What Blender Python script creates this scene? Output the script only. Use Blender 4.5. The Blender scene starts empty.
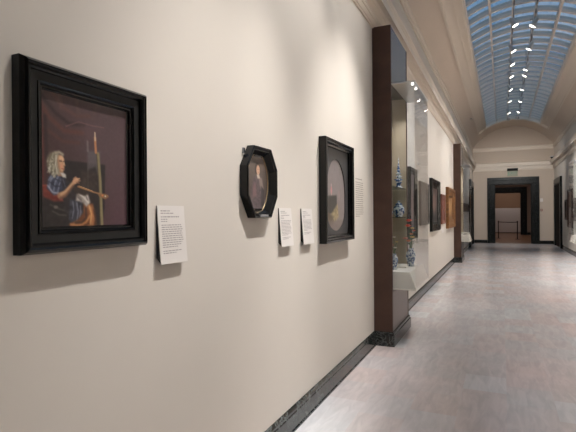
import bpy, bmesh, math, random
import numpy as np
from mathutils import Vector, Matrix
random.seed(7)
PI = math.pi
S = bpy.context.scene
C = S.collection

# ------------------------------------------------------------------ helpers
def lin(r, g, b):
    f = lambda v: (v/255/12.92) if v/255 <= .04045 else ((v/255+.055)/1.055)**2.4
    return (f(r), f(g), f(b))

def mat(name, col, rough=.5, metal=0., spec=.5, coat=0., bump=0., bscale=40., var=0., vscale=3., emit=None, estr=0.):
    m = bpy.data.materials.new(name); m.use_nodes = True
    nt = m.node_tree; N = nt.nodes; L = nt.links
    b = N['Principled BSDF']
    b.inputs['Base Color'].default_value = (*col, 1)
    b.inputs['Roughness'].default_value = rough
    b.inputs['Metallic'].default_value = metal
    b.inputs['Specular IOR Level'].default_value = spec
    b.inputs['Coat Weight'].default_value = coat
    b.inputs['Coat Roughness'].default_value = .08
    if emit:
        b.inputs['Emission Color'].default_value = (*emit, 1)
        b.inputs['Emission Strength'].default_value = estr
    tc = N.new('ShaderNodeTexCoord')
    if var:
        n = N.new('ShaderNodeTexNoise'); n.inputs['Scale'].default_value = vscale; n.inputs['Detail'].default_value = 5
        L.new(tc.outputs['Object'], n.inputs['Vector'])
        r = N.new('ShaderNodeValToRGB')
        r.color_ramp.elements[0].position = .3; r.color_ramp.elements[1].position = .7
        r.color_ramp.elements[0].color = (*[c*(1-var) for c in col], 1)
        r.color_ramp.elements[1].color = (*[min(1, c*(1+var)) for c in col], 1)
        L.new(n.outputs['Fac'], r.inputs['Fac']); L.new(r.outputs['Color'], b.inputs['Base Color'])
    if bump:
        n = N.new('ShaderNodeTexNoise'); n.inputs['Scale'].default_value = bscale; n.inputs['Detail'].default_value = 4
        L.new(tc.outputs['Object'], n.inputs['Vector'])
        bp = N.new('ShaderNodeBump'); bp.inputs['Strength'].default_value = bump; bp.inputs['Distance'].default_value = .01
        L.new(n.outputs['Fac'], bp.inputs['Height']); L.new(bp.outputs['Normal'], b.inputs['Normal'])
    return m

def vein_mat(name, base, vein, scale, rough, thin=.06, coat=0.):
    m = mat(name, base, rough, coat=coat); nt = m.node_tree; N = nt.nodes; L = nt.links; b = N['Principled BSDF']
    tc = N.new('ShaderNodeTexCoord')
    n = N.new('ShaderNodeTexNoise'); n.inputs['Scale'].default_value = scale; n.inputs['Detail'].default_value = 7; n.inputs['Distortion'].default_value = 1.2
    L.new(tc.outputs['Object'], n.inputs['Vector'])
    r = N.new('ShaderNodeValToRGB'); e = r.color_ramp.elements
    e[0].position = .5-thin*2; e[0].color = (*base, 1); e[1].position = .5+thin*2; e[1].color = (*[c*1.5 for c in base], 1)
    k = e.new(.5); k.color = (*vein, 1)
    k = e.new(.5-thin*.5); k.color = (*[c*1.4 for c in base], 1)
    L.new(n.outputs['Fac'], r.inputs['Fac']); L.new(r.outputs['Color'], b.inputs['Base Color'])
    return m

def glass_mat(name, tint, gloss_col=(1, 1, 1), refl=.08, edge=.5):
    m = bpy.data.materials.new(name); m.use_nodes = True
    nt = m.node_tree; N = nt.nodes; L = nt.links
    N.remove(N['Principled BSDF']); out = N['Material Output']
    t = N.new('ShaderNodeBsdfTransparent'); t.inputs['Color'].default_value = (*tint, 1)
    g = N.new('ShaderNodeBsdfGlossy'); g.inputs['Color'].default_value = (*gloss_col, 1); g.inputs['Roughness'].default_value = .02
    lw = N.new('ShaderNodeLayerWeight'); lw.inputs['Blend'].default_value = .5
    pw = N.new('ShaderNodeMath'); pw.operation = 'POWER'; pw.inputs[1].default_value = 4
    L.new(lw.outputs['Facing'], pw.inputs[0])
    ml = N.new('ShaderNodeMath'); ml.operation = 'MULTIPLY_ADD'; ml.inputs[1].default_value = edge; ml.inputs[2].default_value = refl
    L.new(pw.outputs[0], ml.inputs[0])
    mx = N.new('ShaderNodeMixShader')
    L.new(ml.outputs[0], mx.inputs['Fac']); L.new(t.outputs[0], mx.inputs[1]); L.new(g.outputs[0], mx.inputs[2])
    L.new(mx.outputs[0], out.inputs['Surface'])
    return m

def paint_mat(name, rough=.25, coat=.3):
    m = mat(name, (.5, .5, .5), rough, coat=coat)
    a = m.node_tree.nodes.new('ShaderNodeAttribute'); a.attribute_name = 'Pigment'
    m.node_tree.links.new(a.outputs['Color'], m.node_tree.nodes['Principled BSDF'].inputs['Base Color'])
    return m

def tag(o, label=None, cat=None, group=None, kind=None):
    if label: o['label'] = label
    if cat: o['category'] = cat
    if group: o['group'] = group
    if kind: o['kind'] = kind
    return o

def empty(name, loc=(0, 0, 0)):
    o = bpy.data.objects.new(name, None); o.location = loc; o.empty_display_size = .1; C.objects.link(o); return o

def thing(name, label, cat, loc=(0, 0, 0), group=None):
    return tag(empty(name, loc), label, cat, group)

def world_of(p):
    v = Vector((0, 0, 0))
    while p is not None:
        v += p.location; p = p.parent
    return v

def obj(name, bm, m, parent=None, smooth=False, kind=None):
    """bm is in world metres; the object is linked as ONE mesh, moved into its parent's frame"""
    off = world_of(parent) if parent else Vector((0, 0, 0))
    bmesh.ops.recalc_face_normals(bm, faces=bm.faces)
    if parent is None:
        vs = [v.co for v in bm.verts]
        if vs:
            lo = [min(v[i] for v in vs) for i in range(3)]; hi = [max(v[i] for v in vs) for i in range(3)]
            off = Vector(((lo[0]+hi[0])/2, (lo[1]+hi[1])/2, lo[2]))
    bmesh.ops.translate(bm, verts=bm.verts, vec=-off)
    me = bpy.data.meshes.new(name); bm.to_mesh(me); bm.free()
    me.materials.append(m)
    if smooth:
        for p in me.polygons: p.use_smooth = True
    o = bpy.data.objects.new(name, me); C.objects.link(o)
    if parent: o.parent = parent
    else: o.location = off
    if kind: o['kind'] = kind
    return o

def box(bm, x0, x1, y0, y1, z0, z1, bev=0.):
    t = bmesh.new()
    bmesh.ops.create_cube(t, size=1)
    for v in t.verts:
        v.co = Vector(((x0+x1)/2+v.co.x*(x1-x0), (y0+y1)/2+v.co.y*(y1-y0), (z0+z1)/2+v.co.z*(z1-z0)))
    if bev: bmesh.ops.bevel(t, geom=list(t.edges), offset=bev, segments=2, affect='EDGES', profile=.5)
    merge(bm, t); return bm

def merge(bm, t):
    mp = {}
    for v in t.verts: mp[v] = bm.verts.new(v.co)
    for f in t.faces:
        try: bm.faces.new([mp[v] for v in f.verts])
        except ValueError: pass
    t.free()

def B(*a, bev=0.):
    return box(bmesh.new(), *a, bev=bev)

def prism(bm, pts, axis, a0, a1):
    """polygon pts (2D) extruded along an axis; axis 1: pts are (x,z); axis 0: (y,z); axis 2: (x,y)"""
    def p3(p, a):
        return (p[0], a, p[1]) if axis == 1 else ((a, p[0], p[1]) if axis == 0 else (p[0], p[1], a))
    A = [bm.verts.new(p3(p, a0)) for p in pts]; D = [bm.verts.new(p3(p, a1)) for p in pts]
    n = len(pts)
    for i in range(n): bm.faces.new([A[i], A[(i+1) % n], D[(i+1) % n], D[i]])
    bm.faces.new(A); bm.faces.new(D[::-1]); return bm

def tube(bm, pts, r, seg=8, r1=None):
    pts = [Vector(p) for p in pts]; rings = []
    for i, p in enumerate(pts):
        d = (pts[min(i+1, len(pts)-1)]-pts[max(i-1, 0)]).normalized()
        u = d.cross(Vector((0, 0, 1)) if abs(d.z) < .9 else Vector((1, 0, 0))).normalized(); w = d.cross(u)
        rr = r if r1 is None else r+(r1-r)*i/(len(pts)-1)
        rings.append([bm.verts.new(p+(u*math.cos(2*PI*k/seg)+w*math.sin(2*PI*k/seg))*rr) for k in range(seg)])
    for a, b in zip(rings, rings[1:]):
        for k in range(seg): bm.faces.new([a[k], a[(k+1) % seg], b[(k+1) % seg], b[k]])
    bm.faces.new(rings[0][::-1]); bm.faces.new(rings[-1]); return bm

def lathe(bm, prof, c, seg=20, M=None):
    rings = []
    for r, z in prof:
        rg = []
        for k in range(seg):
            p = Vector((r*math.cos(2*PI*k/seg), r*math.sin(2*PI*k/seg), z))
            if M is not None: p = M @ p
            rg.append(bm.verts.new(p+Vector(c)))
        rings.append(rg)
    for a, b in zip(rings, rings[1:]):
        for k in range(seg): bm.faces.new([a[k], a[(k+1) % seg], b[(k+1) % seg], b[k]])
    bm.faces.new(rings[0][::-1]); bm.faces.new(rings[-1]); return bm

def inset(poly, w):
    n = len(poly); out = []
    ar = sum(poly[i][0]*poly[(i+1) % n][1]-poly[(i+1) % n][0]*poly[i][1] for i in range(n))
    s = 1 if ar > 0 else -1
    for i in range(n):
        p = Vector(poly[i]); a = (p-Vector(poly[i-1])).normalized(); b = (Vector(poly[(i+1) % n])-p).normalized()
        na = Vector((-a.y, a.x))*s; nb = Vector((-b.y, b.x))*s
        h = (na+nb); h = h/(h.dot(na)) if h.length > 1e-6 else na
        q = p+h*w; out.append((q.x, q.y))
    return out

def ring_frame(poly, prof, side, wx):
    """moulding swept round a polygon in the wall plane (y,z): prof = (inset, height above the wall); side +1 = left wall"""
    bm = bmesh.new(); loops = []
    for w, h in prof:
        loops.append([bm.verts.new((wx+side*h, y, z)) for y, z in inset(poly, w)])
    n = len(poly); m = len(prof)
    for i in range(m):
        a, b = loops[i], loops[(i+1) % m]
        for k in range(n): bm.faces.new([a[k], a[(k+1) % n], b[(k+1) % n], b[k]])
    return bm

# ------------------------------------------------------------------ pigment painter
def noise2(nx, ny, sx, sy, seed):
    r = np.random.RandomState(seed); g = r.rand(sy+2, sx+2)
    U, V = np.meshgrid(np.linspace(0, sx, nx), np.linspace(0, sy, ny)); i = U.astype(int); j = V.astype(int)
    fu = U-i; fv = V-j; fu = fu*fu*(3-2*fu); fv = fv*fv*(3-2*fv)
    return (g[j, i]*(1-fu)+g[j, i+1]*fu)*(1-fv)+(g[j+1, i]*(1-fu)+g[j+1, i+1]*fu)*fv

class Canvas:
    def __init__(s, nx, ny, asp, top, bot):
        s.nx, s.ny, s.asp = nx, ny, asp
        s.U, s.V = np.meshgrid(np.linspace(0, 1, nx), np.linspace(0, 1, ny))
        t, b = np.array(top, float), np.array(bot, float)
        s.c = t+(b-t)*s.V[..., None]
    def put(s, m, col, a=1.):
        m = (np.clip(m, 0, 1)*a)[..., None]; s.c = s.c*(1-m)+np.array(col, float)*m
    def seg(s, p, q):
        ax = s.asp; px, py = s.U-p[0], (s.V-p[1])/ax; dx, dy = q[0]-p[0], (q[1]-p[1])/ax
        t = np.clip((px*dx+py*dy)/(dx*dx+dy*dy+1e-9), 0, 1); return np.hypot(px-t*dx, py-t*dy), t
    def line(s, pts, w, col, soft=.008, a=1., w1=None):
        m = np.zeros_like(s.U); n = len(pts)-1
        for i in range(n):
            d, t = s.seg(pts[i], pts[i+1]); ww = w if w1 is None else w+(w1-w)*(i+t)/n
            m = np.maximum(m, np.clip((ww-d)/soft+.5, 0, 1))
        s.put(m, col, a)
    def poly(s, pts, col, soft=.012, a=1., tex=0, seed=1, n=(8, 10)):
        ins = np.zeros(s.U.shape, bool); d = np.full(s.U.shape, 9.)
        for i in range(len(pts)):
            (x0, y0), (x1, y1) = pts[i], pts[(i+1) % len(pts)]
            cnd = ((y0 > s.V) != (y1 > s.V)) & (s.U < (x1-x0)*(s.V-y0)/((y1-y0) or 1e-9)+x0); ins ^= cnd
            d = np.minimum(d, s.seg(pts[i], pts[(i+1) % len(pts)])[0])
        m = np.clip(np.where(ins, d, -d)/soft+.5, 0, 1)
        cc = np.array(col, float)
        if tex: cc = np.clip(cc+(noise2(s.nx, s.ny, *[k*4 for k in n], seed)-.5)[..., None]*tex*2, 0, 255)
        mm = (m*a)[..., None]; s.c = s.c*(1-mm)+cc*mm
    def ell(s, c, rx, ry, col, soft=.15, a=1., rot=0.):
        x, y = s.U-c[0], (s.V-c[1]); ca, sa = math.cos(rot), math.sin(rot)
        x, y = x*ca+y*sa, -x*sa+y*ca
        s.put((1-np.hypot(x/rx, y/ry))/soft+.5, col, a)
    def grain(s, amt, sx, sy, seed):
        s.c = np.clip(s.c+(noise2(s.nx, s.ny, sx, sy, seed)-.5)[..., None]*amt*2, 0, 255)
    def mesh(s, name, m, parent, y0, y1, z0, z1, x, clip=None):
        """flat picture surface with its pigment, facing +x; clip = keep test on (u,v)"""
        cs = s.c/255.; L = np.where(cs <= .04045, cs/12.92, ((cs+.055)/1.055)**2.4)
        off = world_of(parent)
        vs = [(x-off.x, y0+(y1-y0)*s.U[j, i]-off.y, z1+(z0-z1)*s.V[j, i]-off.z) for j in range(s.ny) for i in range(s.nx)]
        fs = []
        for j in range(s.ny-1):
            for i in range(s.nx-1):
                if clip and not clip(s.U[j, i], s.V[j, i]): continue
                a = j*s.nx+i; fs.append((a, a+s.nx, a+s.nx+1, a+1))
        me = bpy.data.meshes.new(name); me.from_pydata(vs, [], fs)
        at = me.color_attributes.new('Pigment', 'FLOAT_COLOR', 'POINT')
        buf = np.ones((s.ny*s.nx, 4), np.float32); buf[:, :3] = L.reshape(-1, 3); at.data.foreach_set('color', buf.ravel())
        me.materials.append(m); o = bpy.data.objects.new(name, me); C.objects.link(o); o.parent = parent
        return o

# ------------------------------------------------------------------ materials
M_wall = mat('wall_paint', lin(205, 197, 187), .6, spec=.25, bump=.03, bscale=220, var=.012, vscale=2)
M_wall_end = mat('end_wall_paint', lin(186, 171, 156), .7, spec=.2, var=.01)
M_plaster = mat('plaster', lin(206, 191, 176), .7, spec=.2, var=.015, vscale=1.5)
M_mould = mat('moulding_paint', lin(214, 202, 188), .6, spec=.3)
M_black = mat('ebonised_wood', (.0016, .0016, .0018), .16, spec=.38)
M_black_matt = mat('black_wood_flat', (.011, .011, .0105), .42, spec=.25, var=.15, vscale=20)
M_bronze = mat('dark_bronze', lin(78, 57, 48), .5, metal=0., spec=.3, var=.12, vscale=6)
M_bronze_metal = mat('bronze_metal', lin(110, 98, 94), .32, metal=.9)
M_steel = mat('brushed_steel', lin(150, 154, 162), .24, metal=1., bump=.02, bscale=200)
M_marble_blk = vein_mat('black_green_marble', (.003, .0036, .0035), (.05, .056, .054), 9, .3, thin=.018); M_marble_blk.node_tree.nodes['Principled BSDF'].inputs['Specular IOR Level'].default_value = .2
M_marble_base = vein_mat('black_marble_base', (.008, .0095, .009), (.11, .12, .115), 9, .16, thin=.035)
M_white = mat('label_white', lin(212, 205, 199), .6)
M_core = mat('label_core', (.012, .011, .01), .6)
M_text = mat('label_ink', lin(150, 142, 140), .7)
M_wtext = mat('wall_ink', lin(140, 130, 118), .7)
M_deck = mat('deck_white', lin(226, 221, 210), .5)
M_case_lining = mat('case_lining', lin(176, 164, 142), .8, bump=.1, bscale=300)
M_glass = glass_mat('case_glass', (.93, .94, .95), refl=.03, edge=.35)
M_pane = glass_mat('case_front_glass', (.96, .955, .95), refl=.10, edge=.28)
M_sky_glass = glass_mat('skylight_glass', (.85, .88, .9), refl=.04, edge=.4)
M_bar = mat('glazing_bar_paint', lin(206, 196, 186), .55)
M_lamp_body = mat('lamp_grey', lin(170, 168, 166), .45)
M_lens = mat('lamp_lens', (1, 1, 1), .3, emit=(1, .95, .86), estr=16)
M_puck = mat('case_lamp_lens', (1, 1, 1), .3, emit=(1, .95, .88), estr=4)
M_track = mat('track_dark', lin(104, 100, 98), .5)
M_gold = None
M_brown_frame = mat('brown_frame', lin(60, 42, 34), .4, var=.25, vscale=15)
M_green_stem = mat('stem_green', lin(62, 100, 56), .5)
M_wood_floor = mat('wood_floor', lin(120, 84, 62), .3, var=.2, vscale=2)
M_brownwall = mat('brown_wall', lin(122, 96, 76), .7)
M_paint = paint_mat('oil_paint', .42, .04)
M_paint_matt = paint_mat('oil_paint_matt', .45, .05)

def gold_mat():
    m = mat('carved_gilt', lin(122, 82, 44), .5, metal=.3, bump=.8, bscale=26, var=.35, vscale=14); return m
M_gold = gold_mat()

def delft(name, scale, bias=.5):
    m = mat(name, (.8, .8, .8), .12, coat=.5); nt = m.node_tree; N = nt.nodes; L = nt.links
    tc = N.new('ShaderNodeTexCoord'); n = N.new('ShaderNodeTexNoise'); n.inputs['Scale'].default_value = scale; n.inputs['Detail'].default_value = 3
    L.new(tc.outputs['Object'], n.inputs['Vector'])
    r = N.new('ShaderNodeValToRGB'); e = r.color_ramp.elements
    e[0].position = bias-.06; e[0].color = (*lin(48, 82, 132), 1); e[1].position = bias+.05; e[1].color = (*lin(212, 222, 226), 1)
    L.new(n.outputs['Fac'], r.inputs['Fac']); L.new(r.outputs['Color'], N['Principled BSDF'].inputs['Base Color']); return m
M_delft = delft('blue_white_delft', 34)
M_delft_dark = delft('deep_blue_delft', 26, .56)

def floor_mat():
    m = bpy.data.materials.new('marble_tiles'); m.use_nodes = True; nt = m.node_tree; N = nt.nodes; L = nt.links
    b = N['Principled BSDF']; b.inputs['Roughness'].default_value = .21; b.inputs['Specular IOR Level'].default_value = .5
    tc = N.new('ShaderNodeTexCoord')
    br = N.new('ShaderNodeTexBrick'); br.offset = .5; br.squash = 1
    br.inputs['Scale'].default_value = 1; br.inputs['Brick Width'].default_value = .44; br.inputs['Row Height'].default_value = .365
    br.inputs['Mortar Size'].default_value = .0016; br.inputs['Mortar Smooth'].default_value = .3
    br.inputs['Color1'].default_value = (0, 0, 0, 1); br.inputs['Color2'].default_value = (1, 1, 1, 1); br.inputs['Mortar'].default_value = (.4, .4, .4, 1)
    mb = N.new('ShaderNodeMapping'); mb.inputs['Rotation'].default_value = (0, 0, PI/2); mb.inputs['Location'].default_value = (.1, .12, 0)
    L.new(tc.outputs['Object'], mb.inputs['Vector']); L.new(mb.outputs[0], br.inputs['Vector'])
    rp = N.new('ShaderNodeValToRGB'); e = rp.color_ramp.elements
    e[0].position = 0; e[0].color = (*lin(192, 192, 193), 1); e[1].position = 1; e[1].color = (*lin(206, 208, 210), 1)
    for p, c in ((.25, (204, 197, 196)), (.45, (198, 198, 199)), (.62, (203, 193, 190)), (.8, (199, 198, 199))):
        k = e.new(p); k.color = (*lin(*c), 1)
    L.new(br.outputs['Color'], rp.inputs['Fac'])
    mp = N.new('ShaderNodeMapping'); mp.inputs['Scale'].default_value = (6, 1.3, 1); mp.inputs['Rotation'].default_value = (0, 0, .12)
    L.new(tc.outputs['Object'], mp.inputs['Vector'])
    n = N.new('ShaderNodeTexNoise'); n.inputs['Scale'].default_value = 2.6; n.inputs['Detail'].default_value = 8; n.inputs['Distortion'].default_value = .8
    L.new(mp.outputs[0], n.inputs['Vector'])
    vr = N.new('ShaderNodeValToRGB'); e = vr.color_ramp.elements
    e[0].position = .33; e[0].color = (.88, .865, .86, 1); e[1].position = .66; e[1].color = (1.06, 1.03, 1.02, 1)
    L.new(n.outputs['Fac'], vr.inputs['Fac'])
    mx = N.new('ShaderNodeMix'); mx.data_type = 'RGBA'; mx.blend_type = 'MULTIPLY'; mx.inputs[0].default_value = 1
    L.new(rp.outputs['Color'], mx.inputs[6]); L.new(vr.outputs['Color'], mx.inputs[7])
    big = N.new('ShaderNodeTexNoise'); big.inputs['Scale'].default_value = .55; big.inputs['Detail'].default_value = 2
    L.new(tc.outputs['Object'], big.inputs['Vector'])
    pk = N.new('ShaderNodeValToRGB'); e = pk.color_ramp.elements
    e[0].position = .4; e[0].color = (1, 1, 1, 1); e[1].position = .65; e[1].color = (1.06, .975, .95, 1)
    L.new(big.outputs['Fac'], pk.inputs['Fac'])
    mx2 = N.new('ShaderNodeMix'); mx2.data_type = 'RGBA'; mx2.blend_type = 'MULTIPLY'; mx2.inputs[0].default_value = 1
    L.new(mx.outputs[2], mx2.inputs[6]); L.new(pk.outputs['Color'], mx2.inputs[7])
    L.new(mx2.outputs[2], b.inputs['Base Color'])
    n2 = N.new('ShaderNodeTexNoise'); n2.inputs['Scale'].default_value = 6; n2.inputs['Detail'].default_value = 2
    L.new(tc.outputs['Object'], n2.inputs['Vector'])
    bp = N.new('ShaderNodeBump'); bp.inputs['Strength'].default_value = .06; bp.inputs['Distance'].default_value = .01
    L.new(n2.outputs['Fac'], bp.inputs['Height']); L.new(bp.outputs['Normal'], b.inputs['Normal'])
    return m
M_floor = floor_mat()

# ------------------------------------------------------------------ the setting
XL, XR, YB, YE = -1.435, 2.465, -5, 27.7
ZC, ZS = 3.885, 5.15                                   # foot of the cornice, springing of the vault
VC, VH = (XL+XR)/2, (XR-XL)/2
APEX = 6.22
RV = (VH**2+(APEX-ZS)**2)/(2*(APEX-ZS)); ZV = APEX-RV
def arc(x, dr=0): return ZV+math.sqrt((RV+dr)**2-(x-VC)**2)
def arcpts(x0, x1, n, dr=0):
    return [(x0+(x1-x0)*i/n, arc(x0+(x1-x0)*i/n, dr)) for i in range(n+1)]
SK0, SK1 = -.69, 1.70                                # skylight edges across
SY0, SY1 = -1.0, 25.3                                 # skylight along

st = 'structure'
obj('floor', B(XL-.2, XR+.2, YB-.2, YE+.1, -.1, 0), M_floor, kind=st)
obj('wall_left', B(XL-.2, XL, YB, YE+.2, 0, ZS), M_wall, kind=st)
obj('wall_right', B(XR, XR+.2, YB, YE+.2, 0, ZS), M_wall, kind=st)
bm = B(XL, XR, YB-.2, YB, 0, ZS); prism(bm, [(XL, ZS)]+arcpts(XL, XR, 24)[1:-1]+[(XR, ZS)], 1, YB-.2, YB)
obj('wall_back', bm, M_wall, kind=st)
D0, D1, DZ = -.345, 1.425, 3.165                        # end doorway
bm = B(XL, D0, YE, YE+.35, 0, ZS); box(bm, D1, XR, YE, YE+.35, 0, ZS); box(bm, D0, D1, YE, YE+.35, DZ, ZS)
prism(bm, [(XL, ZS)]+arcpts(XL, XR, 24)[1:-1]+[(XR, ZS)], 1, YE, YE+.35)
obj('wall_end', bm, M_wall_end, kind=st)
# vault: two plain flanks, the stretch beyond the skylight, and the stretch behind the viewer
bm = bmesh.new()
def shell(x0, x1, y0, y1, n):
    lo = arcpts(x0, x1, n); hi = [(x, arc(x, .12)) for x, z in reversed(lo)]
    prism(bm, lo+hi, 1, y0, y1)
shell(XL, SK0, SY0, SY1, 12); shell(SK1, XR, SY0, SY1, 12)
shell(XL, XR, SY1, YE, 32); shell(XL, XR, YB, SY0, 32)
obj('ceiling', bm, M_plaster, kind=st)
# stepped border mouldings round the skylight
def border(x0, x1):
    s = 1 if x1 > x0 else -1
    b = bmesh.new()
    for u0, u1, d in ((0, .04, -.035), (.04, .19, -.018), (.19, .22, -.04), (.22, .31, -.025), (.31, .36, -.055)):
        a, c = x0+s*u0, x0+s*u1
        lo = [(a, arc(a, d)), (c, arc(c, d))]; hi = [(c, arc(c, .02)), (a, arc(a, .02))]
        prism(b, lo+hi, 1, SY0, SY1+.3)
    return b
obj('trim_4', border(SK0-.36, SK0), M_mould, kind=st)
obj('trim_5', border(SK1+.36, SK1), M_mould, kind=st)
b = bmesh.new()
for y0, y1, d in ((SY1-.06, SY1+.06, -.055), (SY1+.06, SY1+.22, -.03), (SY1+.22, SY1+.3, -.05)):
    lo = arcpts(SK0-.3, SK1+.3, 24, d); hi = [(x, arc(x, .02)) for x, z in reversed(lo)]
    prism(b, lo+hi, 1, y0, y1)
obj('trim_6', b, M_mould, kind=st)

# cornices
CP = [(0, 3.885), (.018, 3.885), (.018, 3.905), (.03, 3.91), (.042, 3.94), (.042, 3.955), (.054, 3.96), (.062, 3.985), (.07, 3.99), (.07, 4.00),
      (.062, 4.005), (.066, 4.11), (.10, 4.13), (.158, 4.135), (.158, 4.105), (.173, 4.10), (.173, 4.205), (.18, 4.21), (.185, 4.235), (.195, 4.25), (.195, 4.27), (.18, 4.285), (.04, 4.32), (0, 4.32)]
BP = [(0, 4.94), (.02, 4.94), (.028, 4.955), (.02, 4.975), (.012, 4.98), (.012, 5.055), (.032, 5.065), (.04, 5.10), (.032, 5.14), (0, 5.17)]
for i, (s, X) in enumerate(((1, XL), (-1, XR))):
    b = bmesh.new()
    prism(b, [(X+s*(h-.02 if h == 0 else h), z) for h, z in CP], 1, YB, YE)
    prism(b, [(X+s*(h-.02 if h == 0 else h), z) for h, z in BP], 1, YB, YE)
    obj('trim_%d' % (i+1), b, M_mould, kind=st)
b = bmesh.new()
prism(b, [(YE-(h-.02 if h == 0 else h), z) for h, z in CP], 0, XL+.02, XR-.02)
prism(b, [(YE-(h-.02 if h == 0 else h), z) for h, z in BP], 0, XL+.02, XR-.02)
obj('trim_3', b, M_mould, kind=st)

# baseboards
SKP = [(-.02, 0), (.034, 0), (.034, .012), (.026, .016), (.026, .125), (.022, .135), (.022, .15), (.014, .165), (.006, .172), (-.02, .172)]
T1, T2 = (5.69, 6.76), (16.3, 17.4)                   # the two pairs of wall cases, along
def skirt(name, s, X, spans):
    b = bmesh.new()
    for y0, y1 in spans: prism(b, [(X+s*h, z) for h, z in SKP], 1, y0, y1)
    obj(name, b, M_marble_base, kind=st)
DL = (24.15, 27.0)
skirt('baseboard_left', 1, XL, [(YB, T1[0]-.03), (T1[1]+.05, T2[0]-.03), (T2[1]+.05, DL[0])])
skirt('baseboard_right', -1, XR, [(YB, T2[0]-.03), (T2[1]+.05, DL[0])])
b = bmesh.new()
for x0, x1 in ((XL, D0-.37), (D1+.345, XR)): prism(b, [(YE-h, z) for h, z in SKP], 0, x0, x1)
obj('baseboard_end', b, M_marble_blk, kind=st)

# skylight
sky = tag(empty('window_1', (VC, (SY0+SY1)/2, APEX)), kind=st)
b = bmesh.new(); lo = arcpts(SK0, SK1, 20, .10); hi = [(x, arc(x, .115)) for x, z in reversed(lo)]
prism(b, lo+hi, 1, SY0, SY1); obj('glass', b, M_sky_glass, sky)
NB = 5
for k in range(NB+1):
    x = SK0+(SK1-SK0)*k/NB; w = .022 if 0 < k < NB else .03
    b = bmesh.new(); prism(b, [(x-w, arc(x-w, .0)), (x+w, arc(x+w, .0)), (x+w, arc(x+w, .14)), (x-w, arc(x-w, .14))], 1, SY0, SY1)
    obj('glazing_rib', b, M_bar, sky)
b = bmesh.new(); lo = arcpts(SK0, SK1, 20, .045); hi = [(x, arc(x, .16)) for x, z in reversed(lo)]
step = .55
prism(b, lo+hi, 1, SY0, SY0+.07); gb = obj('glazing_bar', b, M_bar, sky)
n = int((SY1-SY0)/step)
for k in range(1, n+1):
    c = gb.copy(); c.location.y = gb.location.y+step*k; C.objects.link(c); c.parent = sky

M_leaf = mat('dark_door', (.008, .007, .0065), .7, spec=.1)
# end doorway: black marble architrave, lining, threshold
def architrave(name, y, x0, x1, z, w, depth, m=M_marble_blk, back=.3):
    d = tag(empty(name, ((x0+x1)/2, y, 0)), kind=st)
    for nm, (a0, a1, z0, z1) in (('jamb', (x0-w, x0, 0, z)), ('jamb', (x1, x1+w, 0, z)), ('lintel', (x0-w, x1+w, z, z+w))):
        b = B(a0, a1, y-depth, y, z0, z1, bev=.012)
        if nm == 'jamb':
            inx = a1 if a0 < x0 else a0; s = -1 if a0 < x0 else 1
            box(b, *sorted((inx, inx+s*.11)), y-depth*.6, y-depth*.59, z0, z1)
            box(b, *sorted((inx+s*.20, inx+s*w)), y-depth-.03, y, z0, z1, bev=.01)
        else:
            box(b, a0, a1, y-depth-.03, y, z+.2, z+w, bev=.01)
        obj(nm, b, m, d)
    b = B(x0-.001, x0+.03, y-.01, y+back, 0, z); box(b, x1-.03, x1+.001, y-.01, y+back, 0, z); box(b, x0, x1, y-.01, y+back, z-.03, z+.001)
    obj('lining', b, m, d)
    return d
architrave('door_1', YE, D0, D1, DZ-.01, .36, .07, back=.36)
for nm, s, X in (('door_2', 1, XL), ('door_3', -1, XR)):
    d = tag(empty(nm, (X, sum(DL)/2, 0)), kind=st)
    y0, y1 = DL; w = .28; zt = 3.26
    for a0, a1, z0, z1, pn in ((y0, y0+w, 0, zt-w, 'jamb'), (y1-w, y1, 0, zt-w, 'jamb'), (y0, y1, zt-w, zt, 'lintel')):
        b = B(*sorted((X-s*.02, X+s*.09)), a0, a1, z0, z1, bev=.012)
        obj(pn, b, M_marble_blk, d)
    b = B(*sorted((X-s*.02, X+s*.03)), y0+w, y1-w, 0, zt-w)
    for q0, q1 in ((.15, 1.3), (1.45, 2.8)): box(b, *sorted((X+s*.02, X+s*.045)), y0+w+.15, y1-w-.15, q0, q1, bev=.01)
    obj('door_leaf', b, M_leaf, d)

# the rooms beyond the end doorway
Y2, Y3 = 39.2, 42.5
obj('floor_2', B(-2.4, 3.3, YE+.1, Y3, -.1, -.002), M_wood_floor, kind=st)
obj('ceiling_2', B(-2.4, 3.3, YE+.35, Y3, 4.4, 4.5), M_plaster, kind=st)
obj('wall_annex_left', B(-2.5, -2.4, YE+.35, Y3, 0, 4.45), M_wall_end, kind=st)
obj('wall_annex_right', B(3.3, 3.4, YE+.35, Y3, 0, 4.45), M_wall_end, kind=st)
E0, E1, EZ = -.68, 1.31, 3.17
bm = B(-2.4, E0, Y2, Y2+.3, 0, 4.45); box(bm, E1, 3.3, Y2, Y2+.3, 0, 4.45); box(bm, E0, E1, Y2, Y2+.3, EZ, 4.45)
obj('wall_annex_mid', bm, mat('annex_paint', lin(170, 150, 140), .7), kind=st)
architrave('door_4', Y2, E0, E1, EZ-.01, .40, .07, back=.31)
obj('wall_annex_far', B(-2.4, 3.3, Y3, Y3+.1, 0, 4.45), M_brownwall, kind=st)
b = bmesh.new(); prism(b, [(Y2-.03, 0), (Y2, 0), (Y2, .18), (Y2-.025, .17)], 0, E1+.41, 3.3)
obj('baseboard_annex', b, M_marble_blk, kind=st)

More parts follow.
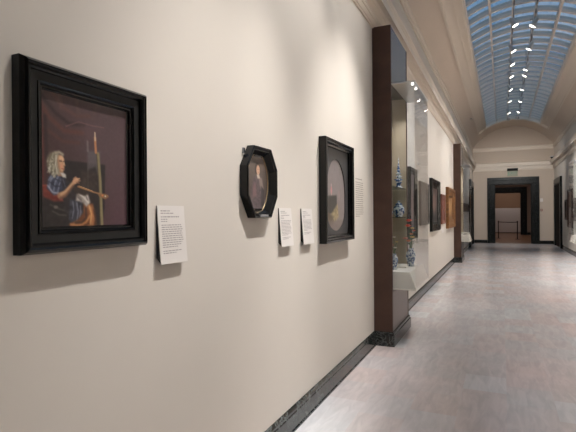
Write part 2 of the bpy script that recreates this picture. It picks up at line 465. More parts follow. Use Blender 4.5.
# ------------------------------------------------------------------ framed pictures
def framed(name, label, y0, y1, z0, z1, side=1, prof=None, m=M_black, group=None, X=None):
    X = (XL if side > 0 else XR) if X is None else X
    t = thing(name, label, 'painting', (X, (y0+y1)/2, z0), group)
    prof = prof or [(0, .001), (0, .045), (.012, .055), (.03, .05), (.05, .03), (.06, .028), (.07, .034), (.08, .026), (.08, .001)]
    obj('frame', ring_frame([(y0, z0), (y1, z0), (y1, z1), (y0, z1)], prof, side, X), m, t)
    return t

# -- the painter at the easel
Y0, Y1, Z0, Z1 = 1.011, 1.592, 1.476, 2.123
t = thing('framed_painting', 'large black-framed painting of a grey-haired painter seated at an easel', 'painting', (XL, (Y0+Y1)/2, Z0), 'framed paintings on the left wall')
rect = [(Y0, Z0), (Y1, Z0), (Y1, Z1), (Y0, Z1)]
obj('frame', ring_frame(rect, [(0, .001), (0, .036), (.008, .052), (.016, .060), (.017, .053), (.022, .050), (.030, .0505), (.036, .044), (.037, .032), (.085, .031), (.085, .001)], 1, XL), M_black, t)
obj('flat_moulding', ring_frame(rect, [(.036, .030), (.036, .036), (.066, .034), (.067, .030)], 1, XL), M_black_matt, t)
obj('inner_fillet', ring_frame(rect, [(.067, .030), (.068, .038), (.073, .040), (.077, .036), (.082, .026), (.086, .018), (.090, .016), (.090, .010), (.067, .010)], 1, XL), M_black, t)
c = Canvas(130, 165, .355/.44, (70, 49, 50), (54, 30, 33))
c.put(np.clip((.45-c.U)/.45, 0, 1)*np.clip(c.V*1.2, 0, 1), (62, 36, 30), .7)
c.put(np.clip((c.U-.45)/.4, 0, 1)*np.clip((c.V-.0), 0, 1), (84, 58, 66), .8)
c.ell((.75, .3), .4, .4, (84, 66, 70), 1.2, .6)
for k, (p, wd, col) in enumerate([([(.02, .1), (.1, .2), (.25, .28), (.44, .27)], .022, (92, 52, 44)), ([(.04, .06), (.16, .16), (.3, .22), (.46, .21)], .016, (40, 24, 26)),
        ([(.1, .3), (.24, .36), (.4, .35)], .014, (84, 48, 42)), ([(.14, .02), (.24, .11), (.38, .15), (.52, .13)], .02, (88, 58, 52)),
        ([(.2, .0), (.22, .12)], .02, (86, 62, 58)), ([(.38, .0), (.4, .12)], .018, (86, 64, 60)), ([(.6, .02), (.56, .14)], .02, (82, 62, 60)),
        ([(.02, .16), (.04, .5), (.03, .7)], .025, (96, 40, 34)), ([(.07, .2), (.08, .5)], .012, (36, 18, 20))]):
    c.line(p, wd, col, .03, .75)
c.line([(.27, .245), (.4, .192), (.54, .2), (.69, .196)], .004, (150, 108, 100), .01, .6)  # lamp reflection on the picture glass, painted into the pigment
c.poly([(.4, .2), (.68, .2), (.6, .3), (.5, .32)], (92, 66, 68), .08, .5)
c.poly([(.17, .497), (.70, .495), (.69, .84), (.65, 1.02), (0, 1.02), (0, .8), (.15, .78)], (27, 19, 19), .02, .95, 5, 4)
c.poly([(.42, .56), (.62, .56), (.61, .70), (.42, .70)], (52, 38, 33), .05, .8, 14, 9)
c.line([(.5, .5), (.5, .7)], .004, (68, 60, 54), .01)
c.poly([(.497, .40), (.645, .392), (.63, .60), (.585, .52), (.497, .55)], (92, 86, 88), .03, .75)
c.line([(.615, .414), (.64, .627), (.66, 1.02)], .017, (128, 116, 82), .012)
c.line([(.600, .414), (.622, .627), (.64, 1.02)], .005, (70, 58, 40), .01)
c.line([(.583, .29), (.592, .405)], .012, (178, 120, 80), .012)
c.line([(.583, .25), (.585, .31)], .006, (214, 190, 160), .01)
c.line([(.498, .33), (.5, .4)], .01, (120, 112, 112), .02, .8)
U_flat = c.U; c.U = c.U-.045*np.clip((.70-c.U)/.45, 0, 1)
# chair
c.poly([(0, .69), (.06, .68), (.17, .745), (.2, .80), (.1, .81), (0, .77)], (108, 38, 28), .02, 1, 18, 3)
c.line([(.0, .692), (.06, .685), (.12, .72)], .007, (150, 70, 52), .012, .7)
c.poly([(0, .77), (.1, .80), (.3, .80), (.32, 1.02), (0, 1.02)], (25, 18, 17), .03, .95, 9, 5)
c.line([(.07, .825), (.17, .858), (.27, .872)], .009, (88, 82, 78), .02, .6)
c.line([(.09, .87), (.15, .895), (.22, .90)], .006, (102, 96, 90), .016, .6)
c.ell((.12, .84), .02, .012, (130, 122, 112), .6, .6)
# doublet, lap, skirts
c.poly([(.2, .64), (.31, .66), (.38, .80), (.33, .98), (.2, .86)], (38, 31, 33), .02, 1, 10, 31)
c.poly([(.262, .78), (.40, .79), (.42, .90), (.34, 1.0), (.25, .93)], (46, 47, 58), .025, 1, 26, 11, (10, 8))
for p in ([(.30, .80), (.31, .86), (.29, .92)], [(.345, .81), (.36, .87), (.34, .95)], [(.385, .83), (.39, .88), (.375, .93)]):
    c.line(p, .006, (134, 136, 148), .014, .75)
c.poly([(.421, .80), (.54, .81), (.575, .90), (.585, 1.02), (.30, 1.02), (.25, .965), (.36, .93), (.42, .88)], (112, 64, 34), .022, 1, 22, 12, (7, 7))
c.poly([(.47, .82), (.53, .83), (.565, .92), (.53, 1.0), (.50, .90)], (168, 108, 62), .03, .9, 16, 14, (8, 8))
c.line([(.495, .83), (.52, .89), (.505, .965)], .008, (222, 170, 110), .018, .8)
c.line([(.275, .967), (.36, .978), (.45, .955), (.50, .905)], .011, (188, 130, 78), .02, .85)
c.line([(.31, 1.0), (.42, 1.0), (.51, .975)], .008, (170, 112, 66), .02, .8)
c.line([(.45, .85), (.455, .92), (.40, .955), (.33, .955)], .010, (52, 28, 18), .02, .85)
c.line([(.555, .86), (.575, .94), (.565, 1.0)], .012, (66, 36, 20), .02, .85)
c.line([(.42, .985), (.49, .965)], .006, (78, 42, 22), .012, .8)
c.poly([(.345, .735), (.41, .715), (.475, .73), (.51, .80), (.46, .835), (.40, .80), (.33, .79)], (150, 140, 132), .022, 1, 34, 13, (9, 8))
c.line([(.37, .735), (.43, .765), (.48, .80)], .010, (208, 200, 190), .016, .85)
c.line([(.36, .765), (.40, .785)], .006, (96, 88, 86), .012, .8); c.line([(.45, .745), (.47, .78)], .005, (100, 92, 88), .012, .8)
# palette and mahlstick
c.poly([(.30, .675), (.40, .68), (.50, .73), (.44, .75), (.32, .73)], (48, 34, 28), .02)
c.line([(.36, .683), (.545, .718), (.73, .742)], .0075, (150, 108, 70), .010)
c.line([(.37, .678), (.54, .712)], .003, (200, 158, 110), .006)
c.poly([(.60, .733), (.70, .728), (.745, .752), (.70, .772), (.63, .757)], (134, 96, 62), .014, .95)
c.ell((.665, .742), .014, .008, (196, 120, 70), .5); c.ell((.70, .748), .010, .007, (206, 190, 160), .5)
# slashed sleeve and bodice
c.poly([(.085, .60), (.05, .63), (.035, .71), (.10, .757), (.165, .742), (.225, .685), (.215, .63), (.17, .60)], (52, 57, 76), .02, 1, 26, 21, (10, 9))
for p in ([(.11, .612), (.075, .645), (.06, .70)], [(.145, .618), (.115, .66), (.10, .725)], [(.175, .632), (.155, .675), (.14, .735)], [(.085, .61), (.055, .65)]):
    c.line(p, .005, (150, 156, 172), .012, .75)
c.line([(.045, .69), (.09, .735), (.15, .742)], .007, (176, 178, 188), .014, .7)
c.line([(.07, .665), (.11, .69), (.16, .69)], .005, (26, 28, 42), .014, .8); c.line([(.12, .64), (.19, .66)], .005, (28, 30, 44), .014, .8)
c.poly([(.165, .605), (.215, .63), (.245, .70), (.205, .73), (.175, .67)], (34, 31, 42), .02, .85, 12, 22)
c.line([(.19, .635), (.215, .69)], .004, (110, 112, 126), .01, .6)
# forearm and hand
c.line([(.165, .757), (.21, .742), (.26, .70), (.31, .655)], .030, (158, 116, 84), .018, 1, .018)
c.line([(.172, .745), (.22, .722), (.30, .658)], .011, (206, 164, 124), .018, .85, .007)
c.line([(.165, .775), (.22, .757), (.3, .685)], .009, (88, 56, 42), .018, .75)
c.ell((.332, .640), .036, .022, (196, 148, 112), .45, 1, -.4)
c.line([(.335, .632), (.378, .622)], .006, (208, 162, 124), .01); c.line([(.345, .642), (.383, .637)], .0055, (186, 138, 104), .01)
c.line([(.342, .653), (.372, .655)], .005, (146, 98, 74), .01); c.line([(.31, .626), (.335, .612)], .006, (176, 128, 98), .01)
# head: curled grey hair, three-quarter face
c.ell((.108, .525), .072, .082, (112, 104, 84), .3)
rr = random.Random(4)
for k in range(46):
    a = rr.uniform(0, 2*PI); q = math.sqrt(rr.random()); u, v = .104+.062*q*math.cos(a), .527+.075*q*math.sin(a)
    col = rr.choice([(178, 170, 148), (150, 142, 120), (92, 84, 68), (204, 198, 178), (120, 112, 92)])
    c.line([(u, v), (u+rr.uniform(-.012, .012), v+.014), (u+rr.uniform(-.016, .010), v+.028)], .0045, col, .010, .8)
c.poly([(.135, .585), (.165, .57), (.19, .585), (.185, .615), (.14, .615)], (150, 108, 82), .016)
c.poly([(.128, .49), (.150, .463), (.185, .462), (.204, .49), (.206, .515), (.216, .533), (.206, .542), (.206, .562), (.190, .585), (.160, .580), (.135, .55)], (196, 150, 114), .018)
c.poly([(.128, .49), (.145, .47), (.155, .53), (.165, .578), (.14, .56)], (136, 94, 70), .022, .75)
c.ell((.178, .487), .022, .018, (222, 180, 142), .7, .8); c.ell((.178, .545), .014, .016, (206, 140, 108), .8, .7)
c.line([(.160, .507), (.180, .506)], .0045, (74, 50, 40), .008); c.line([(.196, .507), (.206, .508)], .004, (74, 50, 40), .008)
c.line([(.158, .499), (.182, .498)], .003, (120, 88, 66), .008, .8)
c.line([(.196, .512), (.210, .534), (.196, .540)], .003, (150, 100, 74), .008, .8); c.line([(.200, .51), (.207, .53)], .003, (232, 194, 158), .007, .9)
c.line([(.182, .560), (.205, .559)], .0035, (142, 70, 60), .007)
c.line([(.12, .45), (.155, .442), (.19, .455)], .013, (166, 158, 136), .02, .9)
c.line([(.135, .46), (.126, .50), (.135, .56), (.15, .60)], .012, (150, 142, 122), .018, .85)
c.line([(.13, .47), (.118, .53), (.135, .60)], .004, (214, 208, 190), .01, .8)
c.poly([(.165, .592), (.195, .588), (.222, .60), (.225, .625), (.19, .622)], (196, 190, 180), .016)
c.U = U_flat; c.grain(3, 60, 75, 3)
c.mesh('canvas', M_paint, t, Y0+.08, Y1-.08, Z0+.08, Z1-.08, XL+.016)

# -- the small oval in an eight-sided frame
yc, zc = 2.663, 1.808
oct_ = [(-.113, -.225), (.113, -.225), (.206, -.086), (.206, .093), (.113, .225), (-.113, .225), (-.206, .093), (-.206, -.086)]
oct_ = [(yc+a, zc+b_) for a, b_ in oct_]
t = thing('framed_painting', 'small oval portrait in a deep black eight-sided frame', 'painting', (XL, yc, zc-.225), 'framed paintings on the left wall')
obj('frame', ring_frame(oct_, [(0, .001), (0, .050), (.003, .056), (.012, .057), (.016, .053), (.020, .048), (.026, .046), (.050, .016), (.06, .012), (.06, .001)], 1, XL), M_black, t)
def ellipse(yc, zc, ry, rz, n=48): return [(yc+ry*math.cos(2*PI*k/n), zc+rz*math.sin(2*PI*k/n)) for k in range(n)]
def spandrel(outer_pts, inner_pts, x, m, parent, name):
    """flat mount between an outer outline and an opening, outline points resampled by angle"""
    bm = bmesh.new(); cy = sum(p[0] for p in inner_pts)/len(inner_pts); cz = sum(p[1] for p in inner_pts)/len(inner_pts)
    A = []; Bv = []; Cv = []
    for y, z in inner_pts:
        d = Vector((y-cy, z-cz)).normalized(); best = None
        for i in range(len(outer_pts)):
            p = Vector(outer_pts[i])-Vector((cy, cz)); q = Vector(outer_pts[(i+1) % len(outer_pts)])-Vector((cy, cz)); e = q-p
            den = d.x*e.y-d.y*e.x
            if abs(den) < 1e-9: continue
            tt = (p.x*e.y-p.y*e.x)/den; s = (p.x*d.y-p.y*d.x)/den
            if tt > 0 and -1e-6 <= s <= 1+1e-6: best = tt if best is None else min(best, tt)
        A.append(bm.verts.new((x, cy+d.x*best, cz+d.y*best))); Bv.append(bm.verts.new((x, y, z))); Cv.append(bm.verts.new((x-.008, y, z)))
    n = len(inner_pts)
    for k in range(n):
        bm.faces.new([A[k], A[(k+1) % n], Bv[(k+1) % n], Bv[k]]); bm.faces.new([Bv[k], Bv[(k+1) % n], Cv[(k+1) % n], Cv[k]])
    return obj(name, bm, m, parent)
ry, rz = .138, .190
spandrel(inset(oct_, .05), ellipse(yc, zc, ry, rz), XL+.015, M_black_matt, t, 'mount')
b = bmesh.new()
for k in range(48):
    pass
loops = [[b.verts.new((XL+h, y, z)) for y, z in ellipse(yc, zc, ry+w, rz+w)] for w, h in ((.002, .0145), (.001, .017), (-.002, .017), (-.003, .012))]
for a, q in zip(loops, loops[1:]):
    for k in range(48): b.faces.new([a[k], a[(k+1) % 48], q[(k+1) % 48], q[k]])
obj('gilt_fillet', b, mat('gilt', lin(150, 128, 96), .45, metal=.4), t, smooth=True)
b = B(XL+.047, XL+.0585, yc-.05, yc+.06, zc-.218, zc-.204, bev=.002)
obj('name_plate', b, mat('plate_silver', lin(150, 152, 160), .3, metal=.8), t)
b = B(XL-.004, XL+.012, yc-.175, yc-.158, zc+.17, zc+.205, bev=.002); obj('hanger', b, M_steel, t)
c = Canvas(60, 86, ry/rz, (104, 90, 80), (58, 48, 44))
c.put(np.clip((c.U-.45)*1.6, 0, 1), (62, 50, 45), .6)
c.poly([(.30, .40), (.62, .36), (.86, .62), (.90, 1), (.1, 1), (.18, .62)], (84, 70, 72), .04, 1, 14, 2)
c.poly([(.56, .38), (.72, .42), (.80, .60), (.70, .64), (.58, .5)], (128, 112, 104), .04)
c.poly([(.68, .55), (.84, .62), (.8, .95), (.66, .9)], (50, 42, 42), .04)
c.poly([(.28, .56), (.40, .5), (.44, .72), (.26, .76)], (112, 84, 84), .06)
c.ell((.50, .27), .13, .105, (50, 36, 30), .3); c.ell((.53, .285), .085, .085, (196, 156, 128), .3)
c.line([(.5, .275), (.515, .275)], .007, (70, 48, 40), .01); c.line([(.555, .275), (.57, .275)], .007, (70, 48, 40), .01)
c.line([(.53, .322), (.56, .322)], .006, (150, 84, 74), .01); c.line([(.545, .27), (.55, .3)], .006, (218, 180, 150), .01)
c.poly([(.45, .36), (.58, .36), (.62, .42), (.5, .43)], (190, 176, 160), .03)
c.grain(4, 30, 40, 5)
c.mesh('portrait', M_paint, t, yc-ry, yc+ry, zc-rz, zc+rz, XL+.012, clip=lambda u, v: (u-.5)**2+(v-.5)**2 < .252)

# -- the arched picture in a deep box frame
Y0, Y1, Z0, Z1 = 3.806, 4.645, 1.348, 2.279
t = thing('framed_painting', 'deep black rectangular box frame around a pale round-topped picture, beside the wall text', 'painting', (XL, (Y0+Y1)/2, Z0), 'framed paintings on the left wall')
rect = [(Y0, Z0), (Y1, Z0), (Y1, Z1), (Y0, Z1)]
obj('frame', ring_frame(rect, [(0, .001), (0, .062), (.004, .069), (.022, .071), (.028, .064), (.034, .064), (.042, .066), (.048, .06), (.05, .045), (.066, .04), (.07, .012), (.07, .001)], 1, XL), M_black, t)
ym, ra = (Y0+Y1)/2-.01, .275
za, zb = 1.79, 1.655
arch = [(ym+ra*math.cos(a), za+ra*1.2*math.sin(a)) for a in [PI*k/24 for k in range(25)]]+[(ym-ra*math.cos(a), zb-ra*.75*math.sin(a)) for a in [PI*k/16 for k in range(17)]]
spandrel(inset(rect, .068), arch, XL+.02, mat('slate_mount', lin(52, 51, 52), .45, spec=.4), t, 'mount')
c = Canvas(70, 90, .51/.63, (112, 102, 102), (128, 116, 112))
c.ell((.3, .2), .5, .4, (122, 112, 110), 1.0, .6)
c.poly([(.10, .52), (.56, .50), (.58, .74), (.12, .76)], (40, 36, 32), .03)
c.poly([(.22, .78), (.60, .62), (.66, .80), (.40, .90)], (150, 132, 92), .05, .9, 30, 3)
c.poly([(.12, .74), (.4, .8), (.36, .92), (.1, .88)], (88, 72, 52), .05, .9, 20, 4)
c.line([(.28, .36), (.29, .50)], .012, (196, 170, 160), .02); c.ell((.285, .44), .035, .05, (186, 120, 120), .5)
c.line([(.68, .45), (.69, .56)], .012, (160, 128, 124), .03)
c.poly([(-.1, .86), (1.1, .84), (1.1, 1.1), (-.1, 1.1)], (112, 98, 92), .04, .8)
c.grain(4, 20, 26, 5)
c.mesh('picture', M_paint_matt, t, ym-ra-.005, ym+ra+.005, zb-ra*.75-.005, za+ra*1.2+.005, XL+.012)

# -- farther pictures on the left wall
def simple_picture(label, y0, y1, z0, z1, m, top, bot, side=1, w=.1, d=.05, blobs=(), group='framed paintings on the left wall', prof=None):
    X = XL if side > 0 else XR
    prof = prof or [(0, .001), (0, d*.8), (.1*w, d), (.3*w, d*.95), (.4*w, d*.7), (.75*w, d*.5), (.85*w, d*.6), (w, d*.35), (w, .001)]
    t = framed('framed_painting', label, y0, y1, z0, z1, side, prof, m, group)
    c = Canvas(30, 36, 1, top, bot)
    for (cx_, cy_, rx, ry_, col) in blobs: c.ell((cx_, cy_), rx, ry_, col, .6)
    c.grain(8, 8, 10, int(y0*10))
    c.mesh('canvas', M_paint_matt, t, y0+w, y1-w, z0+w, z1-w, X+side*.012)
    return t
simple_picture('dark framed picture just past the nearest display case, partly seen through its glass', 8.0, 8.68, 1.17, 2.40, M_black, (70, 52, 56), (40, 30, 32), blobs=[(.5, .5, .3, .3, (104, 80, 78))], d=.06)
simple_picture('dark grey framed picture seen through the pane of the nearest display case', 9.15, 10.22, 1.38, 2.23, M_black_matt, (48, 44, 45), (34, 30, 31), blobs=[(.5, .5, .3, .35, (66, 56, 55))])
simple_picture('tall black framed portrait in the middle of the far left wall', 10.62, 12.1, 1.21, 2.39, M_black, (66, 44, 44), (32, 24, 26), d=.07, w=.2, blobs=[(.5, .42, .28, .3, (110, 84, 76))])
simple_picture('small reddish framed picture between the tall black frame and the gold frame', 12.6, 13.4, 1.33, 2.11, mat('red_wood', lin(112, 66, 52), .4, var=.2, vscale=9), (120, 66, 58), (92, 52, 46))
gp = simple_picture('wide carved gold framed painting beside the second dark case', 13.9, 16.0, 1.18, 2.36, M_gold, (150, 106, 62), (112, 76, 44), d=.085, w=.26, blobs=[(.5, .5, .3, .3, (170, 128, 82))])
simple_picture('small dark picture on the left wall between the second case and the end doorway', 20.0, 23.4, 1.68, 2.04, M_brown_frame, (60, 44, 38), (50, 36, 30), w=.06)
simple_picture('small dark brown framed picture on the right wall, nearest the end', 22.05, 22.9, 1.31, 2.15, M_brown_frame, (44, 32, 28), (36, 26, 24), side=-1, group='framed pictures on the right wall')
simple_picture('tall dark brown framed picture on the right wall, middle of its row', 20.7, 21.98, 1.02, 2.53, M_brown_frame, (48, 36, 32), (36, 26, 24), side=-1, group='framed pictures on the right wall')
simple_picture('small dark brown framed picture on the right wall behind the case glass', 19.6, 20.6, 1.31, 2.15, M_brown_frame, (44, 32, 28), (36, 26, 24), side=-1, group='framed pictures on the right wall')

# ------------------------------------------------------------------ labels on the wall
def writing(bm, o, r, d, n, width, lines, h, gap, lead, rnd):
    """grey lines of tiny words: o = top-left, r/d = right/down unit vectors"""
    o, r, d, n = map(Vector, (o, r, d, n)); y = 0
    for kind, frac in lines:
        if kind == 'gap': y += frac; continue
        hh = h*(1.25 if kind == 'title' else 1); x = 0
        while x < width*frac-.004:
            w = min(rnd.uniform(.007, .024)*(h/.004), width*frac-x)
            q = [o+r*x+d*y+n*.0006, o+r*(x+w)+d*y+n*.0006, o+r*(x+w)+d*(y+hh)+n*.0006, o+r*x+d*(y+hh)+n*.0006]
            bm.faces.new([bm.verts.new(p) for p in q]); x += w+gap
        y += lead*(1.15 if kind == 'title' else 1)
def wall_label(label, y0, y1, zt, zb, nlines, seed):
    rnd = random.Random(seed)
    t = thing('wall_label', label, 'label', (XL, (y0+y1)/2, zb), 'white labels beside the pictures')
    xt, xb = XL+.008, XL+.030
    th = .004
    b = bmesh.new(); prism(b, [(xt, zt), (xb, zb), (xb-th, zb-.001), (xt-th, zt)], 1, y0, y1); obj('panel', b, M_white, t)
    b = bmesh.new(); prism(b, [(XL-.001, zt-.002), (xt-th-.0003, zt-.002), (xb-th-.0003, zb+.002), (XL-.001, zb+.03)], 1, y0+.002, y1-.002); obj('mount', b, M_core, t)
    d = Vector((xb-xt, 0, zb-zt)); L_ = d.length; d = d.normalized(); n = Vector((-d.z, 0, d.x))
    b = bmesh.new(); w = y1-y0
    body = [('body', rnd.uniform(.9, 1)) for _ in range(nlines-1)]+[('body', rnd.uniform(.3, .8))]
    writing(b, Vector((xt, y0+w*.1, zt))+d*.022, (0, 1, 0), d, n, w*.8,
            [('title', .42), ('body', .62), ('gap', .006), ('title', .88), ('body', .28), ('body', .3), ('gap', .007)]+body+[('gap', .008), ('body', .85), ('body', .6)], .0042, .004, .0102, rnd)
    obj('text', b, M_text, t)
wall_label('white text label at lower right of the large painter picture', 1.700, 1.897, 1.648, 1.378, 11, 1)
wall_label('white text label to the right of the eight-sided frame', 2.985, 3.193, 1.650, 1.374, 11, 2)
wall_label('white text label at the left edge of the deep rectangular frame', 3.39, 3.61, 1.650, 1.368, 9, 3)
t = thing('wall_text', 'block of fine grey lettering on the bare wall before the nearest dark case', 'text', (XL, 5.08, 1.58))
rnd = random.Random(9)
for pn, z, ll in (('heading', 1.995, [('title', .8)]), ('paragraph', 1.957, [('body', rnd.uniform(.88, 1)) for _ in range(16)]+[('body', .5)])):
    b = bmesh.new(); writing(b, (XL, 4.925, z), (0, 1, 0), (0, 0, -1), (1, 0, 0), .32, ll, .009, .008, .0232, rnd); obj(pn, b, M_wtext, t)
b = B(XL-.001, XL+.01, 12.75, 13.35, 1.1, 1.27, bev=.002); tag(obj('wall_label', b, M_white), 'tiny white label below the small reddish picture', 'label')

def spot_light(name, loc, target, power, size=46, blend=.6, rad=.035, parent=None, col=(1, .975, .95)):
    l = bpy.data.lights.new(name, 'SPOT'); l.energy = power; l.spot_size = math.radians(size); l.spot_blend = blend; l.shadow_soft_size = rad; l.color = col
    o = bpy.data.objects.new(name, l); C.objects.link(o); d = Vector(target)-Vector(loc)
    o.rotation_euler = d.to_track_quat('-Z', 'Y').to_euler(); o.location = Vector(loc)-(world_of(parent) if parent else Vector((0, 0, 0)))
    if parent: o.parent = parent
    return o

# ------------------------------------------------------------------ wall display cases
def case(label, s, X, ya, yb, stock):
    f = lambda h: X+s*h
    def bb(h0, h1, y0, y1, z0, z1, bev=0.): return B(*sorted((f(h0), f(h1))), y0, y1, z0, z1, bev=bev)
    t = thing('display_case', label, 'display case', (X, (ya+yb)/2, 0), 'glazed wall cases')
    b = bb(-.01, .253, ya-.03, yb+.04, 0, .135, .004); box(b, *sorted((f(-.01), f(.243))), ya-.02, yb+.03, .135, .172, .006)
    obj('plinth', b, M_marble_base, t)
    obj('end_panel', bb(-.005, .226, ya, ya+.04, .172, 3.895, .003), M_bronze, t)
    b = bb(.0, .226, yb-.035, yb, .172, 3.895, .003); obj('end_panel', b, M_bronze, t)
    obj('lining', bb(.002, .215, yb-.045, yb-.036, .64, 3.22), M_case_lining, t)
    obj('back_panel', bb(.001, .012, ya+.041, yb-.046, .64, 3.22), M_case_lining, t)
    obj('header', bb(.004, .222, ya+.041, yb-.036, 3.22, 3.893, .003), M_steel, t)
    b = bb(.004, .222, ya+.041, yb-.036, .172, .65, .003); bx = obj('base_cabinet', b, M_bronze_metal, t)
    for z in (1.955, 1.56):
        obj('shelf', bb(.014, .21, ya+.045, yb-.05, z-.008, z), M_glass_shelf, t)
    # projecting glass bay over the sloping white deck
    o0, z0, z1 = .505, .70, 3.185
    yn, yf = ya+.03, yb+.02
    b = bmesh.new(); q = [(f(.014), z0), (f(o0-.004), z0), (f(.425), .90), (f(.014), .90)]
    prism(b, q, 1, yn+.012, yf-.012); obj('label_deck', b, M_deck, t)
    obj('bay_floor', bb(.227, o0, yn, yf, z0-.015, z0-.001, .002), M_deck, t)
    obj('near_pane', bb(.229, o0-.01, yn, yn+.008, z0, z1-.014), M_glass, t)
    obj('far_pane', bb(.229, o0-.01, yf-.008, yf, z0, z1-.014), M_glass, t)
    obj('front_pane', bb(o0-.009, o0, yn, yf, z0, z1-.014), M_pane, t)
    b = bb(.227, o0+.004, yn-.003, yf+.003, z1-.012, z1+.006, .002); lid = obj('bay_lid', b, M_steel_light, t)
    for k in range(2 if stock else 0):
        y = yn+.05+.24*k
        p = bmesh.new(); lathe(p, [(.014, 0), (.016, .01), (.014, .02)], (f(o0-.035), y, z1-.032), 14); obj('spot_lamp', p, M_puck, lid)
    for y in (ya+.3, yb-.3):
        spot_light('case_beam', (f(.34), y, z1-.05), (f(.10), y, 1.2), 34, 110, 1., .03, t)
    return t
M_glass_shelf = glass_mat('shelf_glass', (.55, .62, .60), refl=.06, edge=.4)
M_steel_light = mat('pale_steel', lin(205, 205, 205), .3, metal=.8)
case('tall glazed wall case with dark near side panel, nearest on the left wall', 1, XL, *T1, 1)
case('tall glazed wall case beyond the gold framed painting', 1, XL, *T2, 0)
case('tall glazed wall case on the right wall', -1, XR, *T2, 0)

# porcelain in the nearest case
def tulip_tower(c, h):
    t = thing('tulip_vase', 'tall tiered blue and white pyramid vase on the upper glass shelf', 'vase', c)
    x, y, z = c
    b = bmesh.new(); lathe(b, [(.05, 0), (.052, .01), (.046, .02), (.03, .035), (.028, .06), (.045, .075), (.048, .085)], c, 18); obj('foot', b, M_delft_dark, t, True)
    zz = z+.085; r = .046
    for k in range(5):
        th = .05-.004*k
        b = bmesh.new(); lathe(b, [(r*.55, 0), (r, th*.3), (r*1.02, th*.55), (r*.6, th*.85), (r*.42, th)], (x, y, zz), 18)
        for q in range(4):
            a = PI/4+q*PI/2; d = Vector((math.cos(a), math.sin(a), .6)); p = Vector((x, y, zz+th*.45))+Vector((d.x, d.y, 0))*r*.85
            tube(b, [p, p+d*r*.32, p+d*r*.5], r*.13, 7, r*.2)
        obj('tier', b, M_delft if k % 2 else M_delft_dark, t, True); zz += th*.97; r *= .80
    b = bmesh.new(); lathe(b, [(.012, 0), (.018, .012), (.010, .03), (.007, .05), (.005, h-(zz-z)-.01), (.001, h-(zz-z))], (x, y, zz), 12); obj('finial', b, M_delft, t, True)
tulip_tower((XL+.150, 6.5, 1.956), .42)
t = thing('jar', 'squat blue and white lidded jar on the lower glass shelf', 'jar', (XL+.150, 6.5, 1.561))
b = bmesh.new(); lathe(b, [(.045, 0), (.05, .012), (.072, .05), (.08, .09), (.072, .13), (.05, .155), (.044, .165)], (XL+.150, 6.5, 1.561), 22); obj('body', b, M_delft, t, True)
b = bmesh.new(); lathe(b, [(.05, .165), (.05, .172), (.036, .19), (.012, .2), (.012, .206), (.018, .214), (.01, .226)], (XL+.150, 6.5, 1.561), 22); obj('lid', b, M_delft_dark, t, True)
t = thing('cup', 'little blue and white cup beside the lidded jar', 'cup', (XL+.075, 6.3, 1.561))
b = bmesh.new(); lathe(b, [(.02, 0), (.022, .008), (.036, .04), (.04, .075), (.037, .075), (.02, .02)], (XL+.075, 6.3, 1.561), 16); obj('body', b, M_delft, t, True)

def blossom(p, r, rnd):
    b = bmesh.new()
    for ring, (nn, tilt, rr) in enumerate(((6, .35, 1.), (5, .8, .75), (3, 1.2, .45))):
        for k in range(nn):
            a = 2*PI*k/nn+ring*.5+rnd.uniform(-.2, .2)
            d = Vector((math.cos(a)*math.cos(tilt), math.sin(a)*math.cos(tilt), math.sin(tilt))); u = Vector((-math.sin(a), math.cos(a), 0)); P = Vector(p)
            q = [P, P+d*r*rr*.55+u*r*.34, P+d*r*rr+Vector((0, 0, r*.12)), P+d*r*rr*.55-u*r*.34]
            up = d.cross(u)*r*.06; A = [b.verts.new(v) for v in q]; D = [b.verts.new(v-up) for v in q]
            b.faces.new(A); b.faces.new(D[::-1])
            for i in range(4): b.faces.new([A[i], D[i], D[(i+1) % 4], A[(i+1) % 4]])
    return b
FL = dict(red=mat('petal_red', lin(214, 74, 48), .5), orange=mat('petal_orange', lin(222, 122, 70), .5), pink=mat('petal_pink', lin(206, 120, 104), .5),
          yellow=mat('petal_yellow', lin(214, 180, 104), .5), white=mat('petal_white', lin(232, 224, 208), .5))
def flower_vase(label, c, h, r, flowers, seed):
    rnd = random.Random(seed); x, y, z = c
    t = thing('flower_vase', label, 'vase', c, 'flower vases on the white deck')
    b = bmesh.new(); lathe(b, [(r*.7, 0), (r*.75, .012), (r*.55, .03), (r*.8, h*.3), (r, h*.55), (r*.9, h*.75), (r*.5, h*.88), (r*.62, h), (r*.5, h), (r*.4, h*.9)], c, 20); obj('vase', b, M_delft, t, True)
    for k, (dx, dy, dz, col, fr) in enumerate(flowers):
        p = Vector((x+dx, y+dy, z+dz)); fl = obj('flower', blossom(p, fr, rnd), FL[col], t); fl['label'] = col+' blossom'
        b = bmesh.new(); tube(b, [(x+dx*.1, y+dy*.1, z+h*.9), (x+dx*.5, y+dy*.5, z+h+(dz-h)*.6), p], .003, 6)
        d = Vector((dx, dy, 0)).normalized() if abs(dx)+abs(dy) > 1e-4 else Vector((1, 0, 0)); m_ = Vector((x+dx*.5, y+dy*.5, z+h+(dz-h)*.5)); u = Vector((-d.y, d.x, 0))
        q = [m_, m_+d*.02+u*.012+Vector((0, 0, .02)), m_+d*.045+Vector((0, 0, .035)), m_+d*.02-u*.012+Vector((0, 0, .02))]
        vv = [b.verts.new(p_) for p_ in q]; b.faces.new(vv)
        obj('stem', b, M_green_stem, t)
flower_vase('blue and white vase of red and orange flowers at the front glass, the taller', (XL+.315, 6.45, .901), .24, .066,
            [(-.02, 0, .60, 'red', .05), (-.03, -.03, .53, 'red', .05), (.02, .03, .50, 'yellow', .034), (-.07, 0, .36, 'pink', .045), (.045, .0, .47, 'red', .026), (.03, -.02, .38, 'yellow', .04), (-.02, -.04, .33, 'orange', .04), (.05, .02, .34, 'white', .03), (.0, .05, .42, 'orange', .035)], 4)
